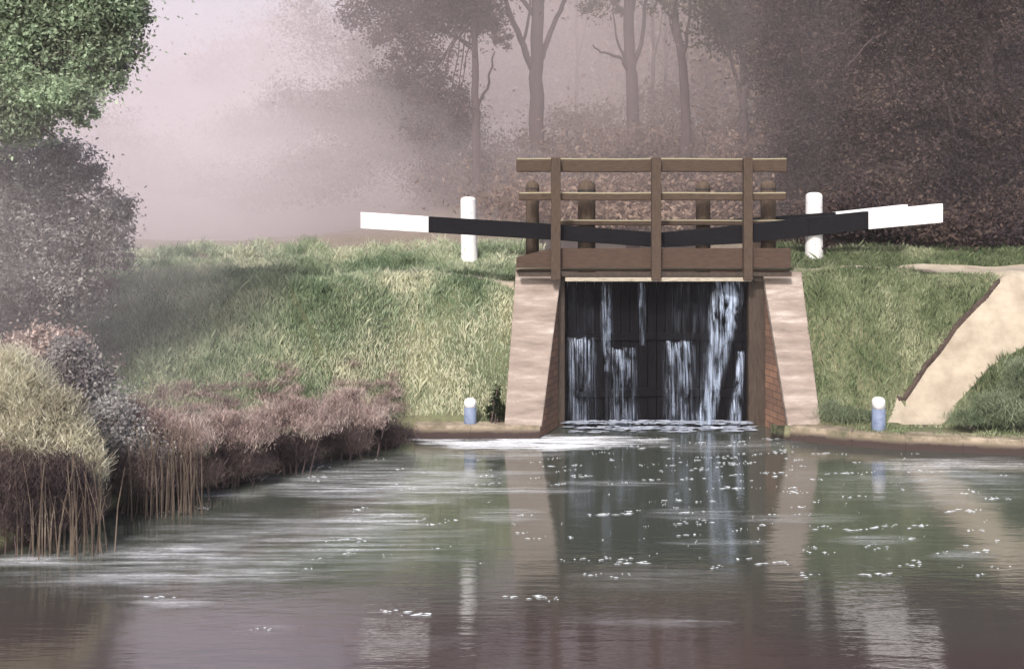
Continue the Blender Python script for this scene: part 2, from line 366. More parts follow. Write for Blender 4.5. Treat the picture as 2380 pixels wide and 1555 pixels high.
for i, (a, b_, c_, d_2, al_) in enumerate(FILM):
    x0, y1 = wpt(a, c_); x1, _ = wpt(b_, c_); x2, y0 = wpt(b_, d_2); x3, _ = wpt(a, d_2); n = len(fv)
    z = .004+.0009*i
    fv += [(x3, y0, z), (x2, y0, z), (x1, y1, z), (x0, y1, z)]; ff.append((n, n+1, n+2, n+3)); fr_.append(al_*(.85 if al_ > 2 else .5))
me = np_mesh('foam_sheen_film', np.array(fv), np.array(ff), np.array(fr_)); u = me.uv_layers.new(name='UVMap')
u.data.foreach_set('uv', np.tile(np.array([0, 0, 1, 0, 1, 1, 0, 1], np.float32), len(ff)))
tag(link('foam_sheen_film', me, M['film']), 'soft white streaks of thin foam and painted sky reflection on the canal', 'foam', kind='stuff')
# small flecks of foam
M['foam'] = simple('white_foam', (.34, .39, .44), (.60, .63, .67), 20, .7, .3)
def fleck(mb, cx, cy, rx, ry, z=.012):
    k = random.randint(7, 11); n = len(mb.v); h = random.uniform(.002, .006)
    ph = random.random()*6
    mb.v.append((cx, cy, z+h))
    for i in range(k):
        a = 2*math.pi*i/k; r_ = random.uniform(.45, 1.15); mb.v.append((cx+rx*r_*math.cos(a), cy+ry*r_*math.sin(a), z-.004))
    for i in range(k): mb.f.append((n, n+1+i, n+1+(i+1) % k))
q = MB()
def streaklet(px, py, wpx):
    cx, cy = wpt(px, py); d = cy; wx = wpx*d/F/2; k = max(2, int(wpx/9))
    for j in range(k):
        u_ = random.uniform(-1, 1); fleck(q, cx+wx*u_, cy+random.gauss(0, .04)+.05*u_, random.choice((.4, .7, 1))*random.uniform(.03, .30)*min(1, wx*1.3), random.uniform(.003, .012)*(1.25-abs(u_)))
for _ in range(120):
    px = random.gauss(1700, 260); py = 1015+abs(random.gauss(0, 90))
    if 960 < px < 2350: streaklet(px, py, random.uniform(8, 60))
for _ in range(75): streaklet(random.uniform(1300, 2330), random.uniform(1100, 1340), random.uniform(14, 70))
for _ in range(40): streaklet(random.uniform(700, 1320), random.uniform(1060, 1310), random.uniform(12, 60))
for px, py, w_ in [(970, 1428, 110), (900, 1420, 60), (1410, 1195, 120), (1330, 1300, 60), (1475, 1308, 90), (1730, 1298, 60), (1790, 1308, 80), (2040, 1335, 90), (1880, 1334, 60), (370, 1388, 70), (600, 1462, 60),
                   (720, 1322, 30), (900, 1288, 30), (1440, 1338, 50), (1210, 1388, 90), (1290, 1390, 60), (2010, 1230, 90), (2060, 1222, 60), (2270, 1282, 70), (780, 1258, 60), (840, 1260, 40), (240, 1190, 40), (400, 1190, 60), (460, 1182, 50)]:
    streaklet(px, py, w_)
tag(q.build('foam_flecks', M['foam']), 'scattered small white foam flecks on dark water', 'foam', kind='stuff')

# ------------------------------------------------------------------ lock walls
def lock_wall(side, label):
    if side < 0: ox, ix, fox, fix = .08, 1.1, -.17, .62       # outer and inner edge at the gate, and at the front foot
    else:        ox, ix, fox, fix = 6.72, 5.86, 6.78, 6.09
    e = empty('lock_wall', (ix, GATE, 0), label, 'wall', 'brick wing walls either side of the gate')
    T, YB, YF = 3.42, 25.55, 24.2
    a, b_ = (ox, ix) if side < 0 else (ix, ox); fa, fb = (fox, fix) if side < 0 else (fix, fox)
    q = MB()
    q.hexa([(fa, YF, -1), (fb, YF, -1), (b_, YB, -1), (a, YB, -1), (fa, YF, .22), (fb, YF, .22), (b_, YB, T), (a, YB, T)])
    q.box(a, b_, YB, 50, -1, T)
    q.build('brickwork', M['brick'], e, bevel=.015)
    q = MB(); N = 1; th = .16; ov = .035
    lo = np.array
    for i in range(N):
        t0 = i/N+.0008; t1 = (i+1)/N-.0008
        def P(tt, out, up):
            # position on the sloping top; tt 0 at the foot
            xo = (fox+(ox-fox)*tt); xi = (fix+(ix-fix)*tt); y = YF+(YB-YF)*tt; z = .22+(T-.22)*tt
            x = xo if out else xi+(ov if side < 0 else -ov)
            return (x, y-(.93*up)*1.0, z+.38*up)
        A = [P(t0, True, 0), P(t0, False, 0), P(t1, False, 0), P(t1, True, 0)]; B = [P(t0, True, th), P(t0, False, th), P(t1, False, th), P(t1, True, th)]
        if side > 0: A = [A[1], A[0], A[3], A[2]]; B = [B[1], B[0], B[3], B[2]]
        q.hexa(A+B)
    y = YB-.16
    while y < 40:
        y2 = y+1.3; xa, xb = (ox, ix+ov) if side < 0 else (ix-ov, ox)
        q.box(xa, xb, y+.006, y2-.006, T+.004, T+.16); y = y2
    q.build('coping', M['coping'], e, bevel=.025)
    return e
lock_wall(-1, 'left brick wing wall with sloping pinkish stone coping')
lock_wall(1, 'right brick wing wall with orange bricks showing below sloping coping')

# low stone edging of the landing beside the water
def ledge(pts, name, label, z=.31, wdt=.5, drop=.30):
    q = MB(); P = [np.array(p) for p in pts]; s = []
    for i in range(len(P)):
        a = P[max(0, i-1)]; b_ = P[min(len(P)-1, i+1)]; d = (b_-a)/np.linalg.norm(b_-a); nrm = np.array([-d[1], d[0]])
        if nrm[1] < 0: nrm = -nrm
        s.append((P[i], P[i]+nrm*wdt))
    for i in range(len(P)-1):
        L = np.linalg.norm(P[i+1]-P[i]); k = max(1, int(L/.8))
        for j in range(k):
            u0, u1 = j/k, (j+1)/k; A0 = s[i][0]*(1-u0)+s[i+1][0]*u0; A1 = s[i][0]*(1-u1)+s[i+1][0]*u1
            B1 = s[i][1]*(1-u1)+s[i+1][1]*u1; B0 = s[i][1]*(1-u0)+s[i+1][1]*u0; zz = z+random.uniform(-.012, .012)
            q.hexa([(*A0, -.4), (*A1, -.4), (*B1, -.4), (*B0, -.4), (*A0, zz), (*A1, zz), (*B1, zz), (*B0, zz)])
    return tag(q.build(name, M['ledge'], bevel=.012), label, 'stone edging')
ledge([(-2.15, 24.05), (-.9, 24.02), (.62, 24.05)], 'stone_edging', 'short dark stone edging along the water under the left grass bank')
ledge([(6.05, 23.86), (7.2, 23.27), (8.2, 22.87), (10.4, 22.37), (13.3, 22.02), (17, 21.8)], 'stone_edging', 'long low stone edging of the landing right of the gate')

# ------------------------------------------------------------------ lock gates
def leaf(name, label, x0, x1, y0, y1, seed):
    """one leaf of the mitre gate: x0,y0 heel (at the wall), x1,y1 mitre"""
    e = empty(name, (x0, y0, 0), label, 'lock gate', 'the two mitre gate leaves')
    q = MB(); n = 11; rr = random.Random(seed)
    for i in range(n):
        u0, u1 = i/n+.003, (i+1)/n-.003; A = (x0+(x1-x0)*u0, y0+(y1-y0)*u0); B = (x0+(x1-x0)*u1, y0+(y1-y0)*u1)
        if x1 < x0: A, B = B, A
        j = rr.uniform(0, .03)
        q.hexa([(A[0], A[1]-j, -.8), (B[0], B[1]-j, -.8), (B[0], B[1]+.08, -.8), (A[0], A[1]+.08, -.8), (A[0], A[1]-j, 3.37), (B[0], B[1]-j, 3.37), (B[0], B[1]+.08, 3.37), (A[0], A[1]+.08, 3.37)])
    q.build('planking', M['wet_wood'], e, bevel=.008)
    q = MB(); A, B = ((x0, y0), (x1, y1)) if x0 < x1 else ((x1, y1), (x0, y0))
    for z0, z1, p in ((1.95, 2.13, .07), (.62, .82, .07)):
        q = MB(); q.hexa([(A[0], A[1]-p, z0), (B[0], B[1]-p, z0), (B[0], B[1]-.032, z0), (A[0], A[1]-.032, z0), (A[0], A[1]-p, z1), (B[0], B[1]-p, z1), (B[0], B[1]-.032, z1), (A[0], A[1]-.032, z1)])
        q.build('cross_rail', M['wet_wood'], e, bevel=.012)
    q = MB()
    q.hexa([(A[0], A[1]-.12, 3.375), (B[0], B[1]-.12, 3.375), (B[0], B[1]+.12, 3.375), (A[0], A[1]+.12, 3.375), (A[0], A[1]-.12, 3.50), (B[0], B[1]-.12, 3.50), (B[0], B[1]+.12, 3.50), (A[0], A[1]+.12, 3.50)])
    q.build('top_rail', M['coping'], e, bevel=.015)
    q = MB(); hx0, hx1 = (x0-.20, x0+.13) if x1 > x0 else (x0-.13, x0+.26)
    q.box(hx0, hx1, y0-.34, y0-.10, -.8, 3.56); q.build('heel_post', M['wet_post'], e, bevel=.02)
    return e
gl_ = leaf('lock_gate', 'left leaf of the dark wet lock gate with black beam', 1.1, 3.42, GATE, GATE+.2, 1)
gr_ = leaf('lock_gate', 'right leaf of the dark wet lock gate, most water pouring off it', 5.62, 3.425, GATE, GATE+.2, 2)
def beam(parent, P, wdt, m_black, m_white, frac, label=None):
    """P: list of (px, ytop, ybot, depth)"""
    top = [at(a, b_, d) for a, b_, c_, d in P]; bot = [at(a, c_, d) for a, b_, c_, d in P]
    def seg(q, T0, B0, T1, B1):
        if T0[0] > T1[0]: T0, B0, T1, B1 = T1, B1, T0, B0
        o = np.array([0, wdt, 0]); q.hexa([B0, B1, B1+o, B0+o, T0, T1, T1+o, T0+o])
    a = (P[-1][0]-P[0][0])*frac+P[0][0]
    q = MB(); i = len(P)-2
    for k in range(len(P)-2): seg(q, top[k], bot[k], top[k+1], bot[k+1])
    bm = q.build('balance_beam', m_black, parent, bevel=.012) if parent else q.build('balance_beam', m_black, bevel=.012)
    q = MB(); seg(q, top[-2], bot[-2], top[-1], bot[-1]); we = q.build('white_end', m_white, bm, bevel=.012)
    we['label'] = 'white painted beam end'
    return bm
YBM = 25.33
beam(gl_, [(1533, 541, 575, YBM+.1), (1276, 520, 557, YBM), (996, 503, 540.5, YBM-.3), (838, 493, 531, YBM-.5)], .36, M['black_paint'], M['white'], .8)
beam(gr_, [(1536, 541, 575, YBM+.1), (1728, 523, 566, YBM), (1880, 505.5, 549, YBM-.2), (2019, 491, 533, YBM-.45), (2192, 473, 517, YBM-.7)], .36, M['black_paint'], M['white'], .8)
bk = beam(None, [(1700, 510, 545, 27.6), (1943, 493, 528, 27.2), (2110, 475, 512, 27.0)], .34, M['black_paint'], M['white'], .6)
tag(bk, 'second black beam with white end, behind the right hand gate beam', 'balance beam')
q = MB(); c = at(1800, 505, 27.4); q.box(5.9, 6.35, 27.75, 28.1, 3.3, 4.9); ps = q.build('support_post', M['wood_post'], bk, bevel=.02)

# ------------------------------------------------------------------ footbridge over the gate
fb = empty('footbridge', (3.3, 25.1, 3.5), 'brown weathered timber footbridge with handrails across the lock gate', 'footbridge')
def zz(py, d): return EYE-(py-HOR)*d/F
def xx(px, d): return (px-1190)*d/F
D1 = 25.1
for px0, px1 in ((1281, 1303), (1515, 1537), (1729, 1750)):
    q = MB(); q.box(xx(px0, D1-.12), xx(px1, D1-.12), D1-.12, D1+.06, 3.42, zz(367, D1)); q.build('post', M['wood_post'], fb, bevel=.012)
def rail(name, px0, px1, y0, y1, d, th, m_, jig=0):
    q = MB(); n = 8
    for i in range(n):
        a = px0+(px1-px0)*i/n; b_ = px0+(px1-px0)*(i+1)/n
        j0 = jig*math.sin(i*1.7); j1 = jig*math.sin((i+1)*1.7)
        A, B = xx(a, d), xx(b_, d); z0, z1 = zz(y1, d), zz(y0, d)
        k = len(q.v)
        for x_, j in ((A, j0), (B, j1)):
            q.v += [(x_, d, z0+j), (x_, d+th, z0+j), (x_, d+th, z1+j), (x_, d, z1+j)]
        q.f += [(k, k+4, k+7, k+3), (k+1, k+2, k+6, k+5), (k+3, k+7, k+6, k+2), (k, k+1, k+5, k+4)]
        if i == 0: q.f.append((k, k+3, k+2, k+1))
        if i == n-1: q.f.append((k+4, k+5, k+6, k+7))
    me = q.build(name, m_, fb, bevel=.028)
    bm_ = __import__('bmesh').new(); bm_.from_mesh(me.data); __import__('bmesh').ops.remove_doubles(bm_, verts=bm_.verts, dist=1e-5); bm_.to_mesh(me.data); bm_.free()
    return me
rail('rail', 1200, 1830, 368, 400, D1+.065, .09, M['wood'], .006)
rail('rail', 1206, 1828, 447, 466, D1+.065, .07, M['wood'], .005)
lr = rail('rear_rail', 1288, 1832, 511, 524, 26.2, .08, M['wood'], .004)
# kickboard with its chamfered left end
q = MB(); d = D1+.07
xa, xb, xc = xx(1200, d), xx(1282, d), xx(1838, d); z0, z1, zc = zz(623, d), zz(577, d), zz(598, d)
q.v = [(xa, d, z0), (xc, d, z0), (xc, d, z1), (xb, d, z1), (xa, d, zc)]; q.v += [(a, d+.08, c_) for a, b_, c_ in q.v]
q.f = [(0, 1, 2, 3, 4), (9, 8, 7, 6, 5), (0, 5, 6, 1), (1, 6, 7, 2), (2, 7, 8, 3), (3, 8, 9, 4), (4, 9, 5, 0)]
q.build('kickboard', M['board'], fb, bevel=.01)
q = MB()
for i in range(4): q.box(.1, 6.4, D1+.17+i*.24, D1+.17+i*.24+.225, 3.60, 3.655)
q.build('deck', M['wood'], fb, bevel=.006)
q = MB(); q.box(.15, 6.4, D1+.0, D1+.12, 3.505, 3.592); q.box(.15, 6.4, D1+.75, D1+.9, 3.59, 3.598); q.build('bearer', M['wet_post'], fb, bevel=.006)
q = MB(); q.box(1.22, 5.48, D1-.02, D1+.35, 3.385, 3.475); q.build('edge_board', M['pale_board'], fb, bevel=.01)

# ------------------------------------------------------------------ paddle posts behind the bridge
def rpost(px0, px1, ytop, d, label):
    x = xx((px0+px1)/2, d); r = (px1-px0)*d/F/2; zt = zz(ytop, d); h = zt-3.5
    e = empty('paddle_post', (x, d, 3.5), label, 'post', 'round topped paddle posts behind the footbridge')
    q = MB(); pr = [(r, 0), (r, h-r*1.0)]+[(r*math.cos(a), h-r+r*math.sin(a)) for a in np.linspace(.2, 1.45, 7)]
    q.lathe((x, d, 3.5), pr, 20); o = q.build('shaft', M['dark_post'], e, smooth=True)
    q = MB(); q.lathe((x, d, 3.5), [(r*1.06, h-r*1.35), (r*1.06, h-r*1.15)], 20); q.build('band', M['iron'], e, smooth=False)
rpost(1222, 1253, 419, 26.5, 'leftmost of the four dark round topped posts, left of the first bridge upright')
rpost(1343, 1384, 417, 26.5, 'widest dark round topped post, just right of the first bridge upright')
rpost(1617, 1651, 419, 26.5, 'dark round topped post between the middle and right bridge uprights')
rpost(1768, 1803, 417, 26.5, 'rightmost dark round topped post, under the rail ends beside the white bollard')

# ------------------------------------------------------------------ bollards
def bollard(x, d, z, r, h, label, cap=True, two=False, lean=0, grp=None):
    e = empty('bollard', (x, d, z), label, 'bollard', grp)
    q = MB()
    if not two:
        pr = [(r*1.04, -.3), (r*1.04, 0), (r*1.0, h*.25), (r*.96, h*.7), (r*.95, h-r*.5)]+[(r*.95*math.cos(a)**.6, h-r*.5+r*.5*math.sin(a)) for a in np.linspace(.2, 1.4, 6)]
        q.lathe((x, d, z), pr, 28, .008); q.build('shaft', M['white_worn'], e, smooth=True)
    else:
        pr = [(r*1.05, -.2), (r*1.03, 0), (r, h*.66)]; q.lathe((x, d, z), pr, 24, .01); q.build('shaft', M['blue_grey'], e, smooth=True)
        q = MB(); pr = [(r*1.01, h*.66), (r*1.0, h-r*.7)]+[(r*math.cos(a)**.7, h-r*.7+r*.7*math.sin(a)) for a in np.linspace(.2, 1.4, 6)]
        q.lathe((x, d, z+.001), pr, 24, .01); q.build('cap', M['white'], e, smooth=True)
    e.rotation_euler = (0, lean, 0)
    return e
G1, G2 = 'tall bollards on the lock side', 'short bollards on the landing'
d = 27.9; z_ = float(height(np.array([xx(1090, d)]), np.array([d]))[0])
bollard(xx(1091, d), d, z_, 19*d/F, zz(457, d)-z_, 'tall white bollard on the grass behind the left black beam', lean=-.02, grp=G1)
d = 27.75; z_ = float(height(np.array([xx(1892, d)]), np.array([d]))[0])
bollard(xx(1892, d), d, z_, 20*d/F, zz(447, d)-z_, 'tall white bollard behind the right black beam', grp=G1)
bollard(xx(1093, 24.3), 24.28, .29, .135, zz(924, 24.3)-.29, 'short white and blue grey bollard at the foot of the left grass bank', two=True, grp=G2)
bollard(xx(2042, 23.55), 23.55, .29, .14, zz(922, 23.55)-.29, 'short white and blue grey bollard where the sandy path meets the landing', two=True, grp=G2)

# ------------------------------------------------------------------ leaking water
m, t, b = mat('falling_water')
n = noise(t, 1.0, 5, .7, (30, 3, .7)); n2 = noise(t, 1.0, 3, .6, (6, 3, 2.2))
uv = node(t, 'ShaderNodeUVMap'); sp = t.nodes.new('ShaderNodeSeparateXYZ'); t.links.new(uv.outputs[0], sp.inputs[0])
a1 = ramp(t, n, [(.45, (0, 0, 0)), (.72, (1, 1, 1))]); a2 = ramp(t, n2, [(.38, (0, 0, 0)), (.62, (1, 1, 1))])
fall = ramp(t, sp.outputs[1], [(0, (.55, .55, .55)), (.45, (.35, .35, .35)), (.85, (.75, .75, .75)), (1, (1, 1, 1))])
edge = ramp(t, sp.outputs[0], [(0, (0, 0, 0)), (.22, (1, 1, 1)), (.78, (1, 1, 1)), (1, (0, 0, 0))])
al = node(t, 'ShaderNodeAttribute', attribute_name='rnd')
o_ = a1
for z_ in (a2, fall, edge, al.outputs['Fac']):
    p = node(t, 'ShaderNodeMath', operation='MULTIPLY', use_clamp=True); t.links.new(o_, p.inputs[0]); t.links.new(z_, p.inputs[1]); o_ = p.outputs[0]
t.links.new(o_, b.inputs['Alpha']); b.inputs['Base Color'].default_value = (.33, .40, .53, 1); b.inputs['Roughness'].default_value = .35
M['fall'] = m
def jet(name, label, px0, px1, ytop, ybot, throw=.35, spread=0, shift=0, alpha=1.2, layers=2, slant=0):
    """sheet of falling water leaving the gate at ytop and landing at ybot"""
    v, f, rr_, uvs = [], [], [], []; NU, NV = 8, 18
    for L in range(layers):
        n0 = len(v); dd = GATE-.06-.06*L; w_ = 1-.18*L
        for j in range(NV+1):
            s_ = j/NV; py = ytop+(ybot-ytop)*s_; thr = throw*math.sqrt(s_)*(1+.25*L)
            c_ = (px0+px1)/2+shift*s_; hw = (px1-px0)/2*w_*(1+spread*s_)
            for i in range(NU+1):
                u_ = i/NU; px = c_+hw*(2*u_-1)+slant*(1-u_)*0
                y = dd-thr-.05*math.sin(3.1*u_+L); z = zz(py, dd); x = xx(px, dd)
                v.append((x, y, max(z+.03*math.sin(9*u_+L*2)*(1-s_), -.02)))
        for j in range(NV):
            for i in range(NU):
                a = n0+j*(NU+1)+i; f.append((a, a+NU+1, a+NU+2, a+1)); rr_.append(alpha)
                for (ii, jj) in ((i, j), (i, j+1), (i+1, j+1), (i+1, j)): uvs += [ii/NU, 1-jj/NV]
    me = np_mesh(name, np.array(v), np.array(f), np.array(rr_)); u = me.uv_layers.new(name='UVMap'); u.data.foreach_set('uv', np.array(uvs, np.float32))
    me.polygons.foreach_set('use_smooth', [True]*len(me.polygons))
    return tag(link(name, me, M['fall']), label, 'falling water', 'water leaking through the lock gate')
jet('water_jet', 'widest white spill of water over the gate top at the right', 1652, 1738, 652, 978, .35, -.42, -64, 3.2, 3)
jet('water_jet', 'narrow spill over the gate top left of centre', 1393, 1422, 656, 860, .15, .2, 4, 1.7)
jet('water_jet', 'thin trickle over the gate top with one long thread', 1478, 1502, 656, 800, .1, -.4, 2, 1.7)
jet('water_jet', 'faint wide film of water running down the upper right planks', 1545, 1660, 660, 980, .04, .1, -4, .22, 1)
jet('water_jet', 'faint film of water running down the far left planks', 1312, 1390, 660, 984, .04, .05, 0, .12, 1)
jet('water_jet', 'square topped jet low at the left edge of the gate', 1314, 1388, 786, 984, .25, .05, 2, 1.0)
jet('water_jet', 'pale jet from the lower middle left of the gate', 1405, 1482, 810, 984, .25, .15, 4, 1.15)
jet('water_jet', 'square topped jet from the lower gate right of centre', 1538, 1616, 794, 984, .3, .05, -2, 1.5)
jet('water_jet', 'slanting white jet low beside the right gate post', 1712, 1730, 818, 984, .3, 1.2, -20, 3.0)
# foam where it lands
m, t, b = mat('boiling_foam'); n = noise(t, 7, 6, .7, (1, 2, 1))
t.links.new(ramp(t, n, [(.35, (.16, .19, .27)), (.65, (.55, .6, .68))]), b.inputs['Base Color']); b.inputs['Roughness'].default_value = .6; bump(t, b, n, .8, .05)
q = MB()
for _ in range(420):
    x = random.uniform(1.3, 5.5); y = GATE-random.uniform(.1, .75)*(1 if random.random() < .7 else 1.4)
    fleck(q, x, y, random.uniform(.06, .22), random.uniform(.03, .09), z=random.uniform(.012, .05)+(.07 if y > GATE-.5 else 0))
tag(q.build('splash_foam', m), 'band of bluish foam where the falling water lands below the gate', 'foam', kind='stuff')

# ------------------------------------------------------------------ paths
def strip(name, L, Rr, m_, lift=.03, n=60, k=14):
    """L and Rr: edge polylines as picture points, dropped onto the ground"""
    def samp(P):
        P = np.array([hit(*p) for p in P]); s_ = np.r_[0, np.cumsum(np.hypot(*np.diff(P[:, :2], axis=0).T))]; u = np.linspace(0, s_[-1], n)
        return np.stack([np.interp(u, s_, P[:, i]) for i in range(2)], 1)
    A, B = samp(L), samp(Rr); v = []
    for i in range(n):
        for j in range(k+1):
            p = A[i]*(1-j/k)+B[i]*j/k; v.append((p[0], p[1], 0))
    v = np.array(v); v[:, 2] = height(v[:, 0], v[:, 1])+lift
    f = np.array([(i*(k+1)+j, i*(k+1)+j+1, (i+1)*(k+1)+j+1, (i+1)*(k+1)+j) for i in range(n-1) for j in range(k)])
    me = np_mesh(name, v, f); me.polygons.foreach_set('use_smooth', [True]*len(me.polygons)); return tag(link(name, me, m_), kind='structure')
RAMP_L = [(2062, 985), (2085, 930), (2150, 850), (2220, 760), (2290, 690), (2320, 655)]
RAMP_R = [(2185, 990), (2225, 940), (2290, 870), (2400, 800), (2520, 740), (2700, 690)]
strip('path', RAMP_L, RAMP_R, M['path'])
def wstrip(name, A, B, m_, lift, n=60, k=6):
    v = []
    A = np.array(A, float); B = np.array(B, float); ua = np.linspace(0, 1, len(A)); un = np.linspace(0, 1, n)
    Ai = np.stack([np.interp(un, ua, A[:, i]) for i in range(2)], 1); Bi = np.stack([np.interp(un, ua, B[:, i]) for i in range(2)], 1)
    for i in range(n):
        for j in range(k+1): v.append((*(Ai[i]*(1-j/k)+Bi[i]*j/k), 0))
    v = np.array(v); v[:, 2] = height(v[:, 0], v[:, 1])+lift
    f = np.array([(i*(k+1)+j, i*(k+1)+j+1, (i+1)*(k+1)+j+1, (i+1)*(k+1)+j) for i in range(n-1) for j in range(k)])
    me = np_mesh(name, v, f); return tag(link(name, me, m_), kind='structure')
UPA = [(6.75, 25.9), (8.5, 26.05), (10.2, 26.1), (11.3, 25.6), (12.4, 24.6), (20, 23)]; UPB = [(6.75, 26.85), (8.5, 27.05), (10.2, 27.1), (12, 27.2), (15, 27.2), (20, 27.2)]
wstrip('path', UPA, UPB, M['path'], .035, 120, 24)
wstrip('path', [(.05, 25.75), (-2, 26.3), (-5, 26.9)], [(.05, 26.5), (-2, 26.8), (-5, 27.1)], M['path'], .02)
# edging along the ramp, the kerb's shadow painted in as its dark colour
q = MB(); P = [hit(*p)+np.array([0, 0, .03]) for p in RAMP_L[1:]]
PP = []
for a, b_ in zip(P, P[1:]):
    for k in range(6): p = a+(b_-a)*k/6; PP.append(p)
PP.append(P[-1])
for i in range(len(PP)-1):
    a, b_ = PP[i].copy(), PP[i+1].copy(); 
    for p in (a, b_): p[2] = float(height(np.array([p[0]]), np.array([p[1]]))[0])+.02
    d2 = (b_-a)[:2]/np.linalg.norm((b_-a)[:2]); nn = np.array([-d2[1], d2[0], 0])*.06
    U = np.array([0, 0, .045]); Dn = np.array([0, 0, -.1])
    q.hexa([a-nn+Dn, b_-nn+Dn, b_+nn+Dn, a+nn+Dn, a-nn+U, b_-nn+U, b_+nn+U, a+nn+U])
tag(q.build('kerb_shadow_edging', M['kerb'], bevel=.015), 'kerb edging, its shadow painted dark, between the grass and the sandy ramp', 'path edging')

# ------------------------------------------------------------------ grass
def in_poly(x, y, P):
    ins = np.zeros(x.shape, bool); n = len(P)
    for i in range(n):
        x0, y0 = P[i]; x1, y1 = P[(i+1) % n]
        c_ = ((y0 > y) != (y1 > y)) & (x < (x1-x0)*(y-y0)/(y1-y0+1e-12)+x0); ins ^= c_
    return ins
RL = np.array([hit(*p)[:2] for p in RAMP_L]); RR = np.array([hit(*p)[:2] for p in RAMP_R])
RAMP = [tuple(p) for p in RL]+[tuple(p) for p in RR[::-1]]
def grass(label, x0, x1, y0, y1, n, hmin, hmax, keep, m_, wd=.012):
    x = rng.uniform(x0, x1, n); y = rng.uniform(y0, y1, n); z = height(x, y); k = keep(x, y, z) & ~in_poly(x, y, RAMP); x, y, z = x[k], y[k], z[k]; n = len(x)
    hh = rng.uniform(hmin, hmax, n)*(.45+vn(x, y, 1.3)*.6+1.1*vn(x, y, 3.7)**3)*np.exp(rng.normal(0, .25, n)); a = rng.uniform(0, 2*np.pi, n); w_ = wd*rng.uniform(.7, 1.6, n)
    dx, dy = np.cos(a)*w_, np.sin(a)*w_; lx = rng.normal(0, .35, n)*hh; ly = rng.normal(-.1, .3, n)*hh
    v = np.stack([np.stack([x-dx, y-dy, z-.02], 1), np.stack([x+dx, y+dy, z-.02], 1), np.stack([x+dx*.7+lx*.45, y+dy*.7+ly*.45, z+hh*.6], 1), np.stack([x-dx*.2+lx, y+ly, z+hh], 1)], 1).reshape(-1, 3)
    me = np_mesh('grass', v, np.arange(4*n).reshape(-1, 4), rng.random(n))
    return tag(link('grass', me, m_), label, 'grass', kind='stuff')
grass('pale and mid green grass on the long left bank', -13, .1, 16, 28.5, 480000, .05, .15,
      lambda x, y, z: (z > .4) & (y < 28.5) & ~((x > -5) & (y > 25.78+(-x)*.27) & (y < 26.45+(-x)*.13)), M['grass'], .010)
grass('green grass on the steep bank right of the lock and beyond its path', 6.7, 16, 22.5, 30, 300000, .05, .13,
      lambda x, y, z: (z > .42) & ~in_poly(x, y, UPA+UPB[::-1]), M['grass_right'], .010)
grass('sparse tufts growing on the landing edge', 6.8, 14, 22.3, 24.4, 9000, .03, .09, lambda x, y, z: (z > .2) & (z <= .5) & (vn(x, y, 2.2) > .42), M['grass_right'], .012)

# ------------------------------------------------------------------ foliage
def leaves(blobs, size, per=None, clump=.28, flat=1.0):
    """blobs: (centre xyz, radii xyz, n leaves)"""
    V = []
    for c_, r_, n in blobs:
        n = int(n*(1.7 if size < .075 else 1)); nc = max(6, int(n/60)); u = rng.normal(size=(nc, 3)); u /= np.linalg.norm(u, axis=1)[:, None]
        rad = rng.random(nc)**(1/2.2); cc = np.array(c_)+u*rad[:, None]*np.array(r_)
        w_ = rng.dirichlet(np.ones(nc)*1.2); pick = rng.choice(nc, n, p=w_)
        p = cc[pick]+rng.normal(size=(n, 3))*clump*np.array(r_)*rng.uniform(.3, 1.1, nc)[pick][:, None]*np.exp(rng.normal(0, .32, n))[:, None]
        V.append(p)
    p = np.concatenate(V); n = len(p); s_ = size*rng.uniform(.5, 1.4, n)
    a = rng.normal(size=(n, 3)); a /= np.linalg.norm(a, axis=1)[:, None]; b_ = np.cross(a, rng.normal(size=(n, 3))); b_ /= np.linalg.norm(b_, axis=1)[:, None]
    v = np.stack([p-a*s_[:, None], p+b_*s_[:, None]*.5, p+a*s_[:, None], p-b_*s_[:, None]*.5], 1).reshape(-1, 3)
    return np_mesh('crown', v, np.arange(4*n).reshape(-1, 4), rng.random(n))
def sprays(blobs, size):
    """fine upright stalks and seed heads filling the blobs"""
    V = []
    for c_, r_, n in blobs:
        n = int(n*2.4); u = rng.normal(size=(n, 3)); u /= np.linalg.norm(u, axis=1)[:, None]; p = np.array(c_)+u*(rng.random(n)**.45)[:, None]*np.array(r_)*(.6+.8*rng.random(n)**2)[:, None]
        p[:, 2] += .25*r_[2]*(vn(p[:, 0], p[:, 1], 2.5)-.4); V.append(p)
    p = np.concatenate(V); n = len(p); h = size*rng.uniform(1.2, 5.0, n); a = rng.uniform(0, 2*np.pi, n); w_ = size*.15*rng.uniform(.6, 1.6, n)
    d = np.stack([np.cos(a)*w_, np.sin(a)*w_, 0*w_], 1); L = np.stack([rng.normal(0, .55, n)*h, rng.normal(0, .5, n)*h, h*rng.uniform(.3, 1, n)], 1)
    v = np.stack([p-d, p+d, p+L+d*.5, p+L-d*.5], 1).reshape(-1, 3)
    return np_mesh('sprays', v, np.arange(4*n).reshape(-1, 4), rng.random(n))
def limb(mb, pts, r0, r1, d, seg=8, wob=0):
    P = [np.array(p, float) for p in pts]; out = []; rad = []
    n = len(P)
    for i in range(n-1):
        for k in range(4):
            u = k/4; p = P[i]*(1-u)+P[i+1]*u; out.append(p); 
    out.append(P[-1]); N = len(out)
    # smooth
    for _ in range(2): out = [out[0]]+[(out[i-1]+2*out[i]+out[i+1])/4 for i in range(1, N-1)]+[out[-1]]
    out = [p+rng.normal(0, wob, 3)*(0 < i < N-1) for i, p in enumerate(out)]
    mb.tube(out, [r0+(r1-r0)*(i/(N-1))**.8 for i in range(N)], seg)
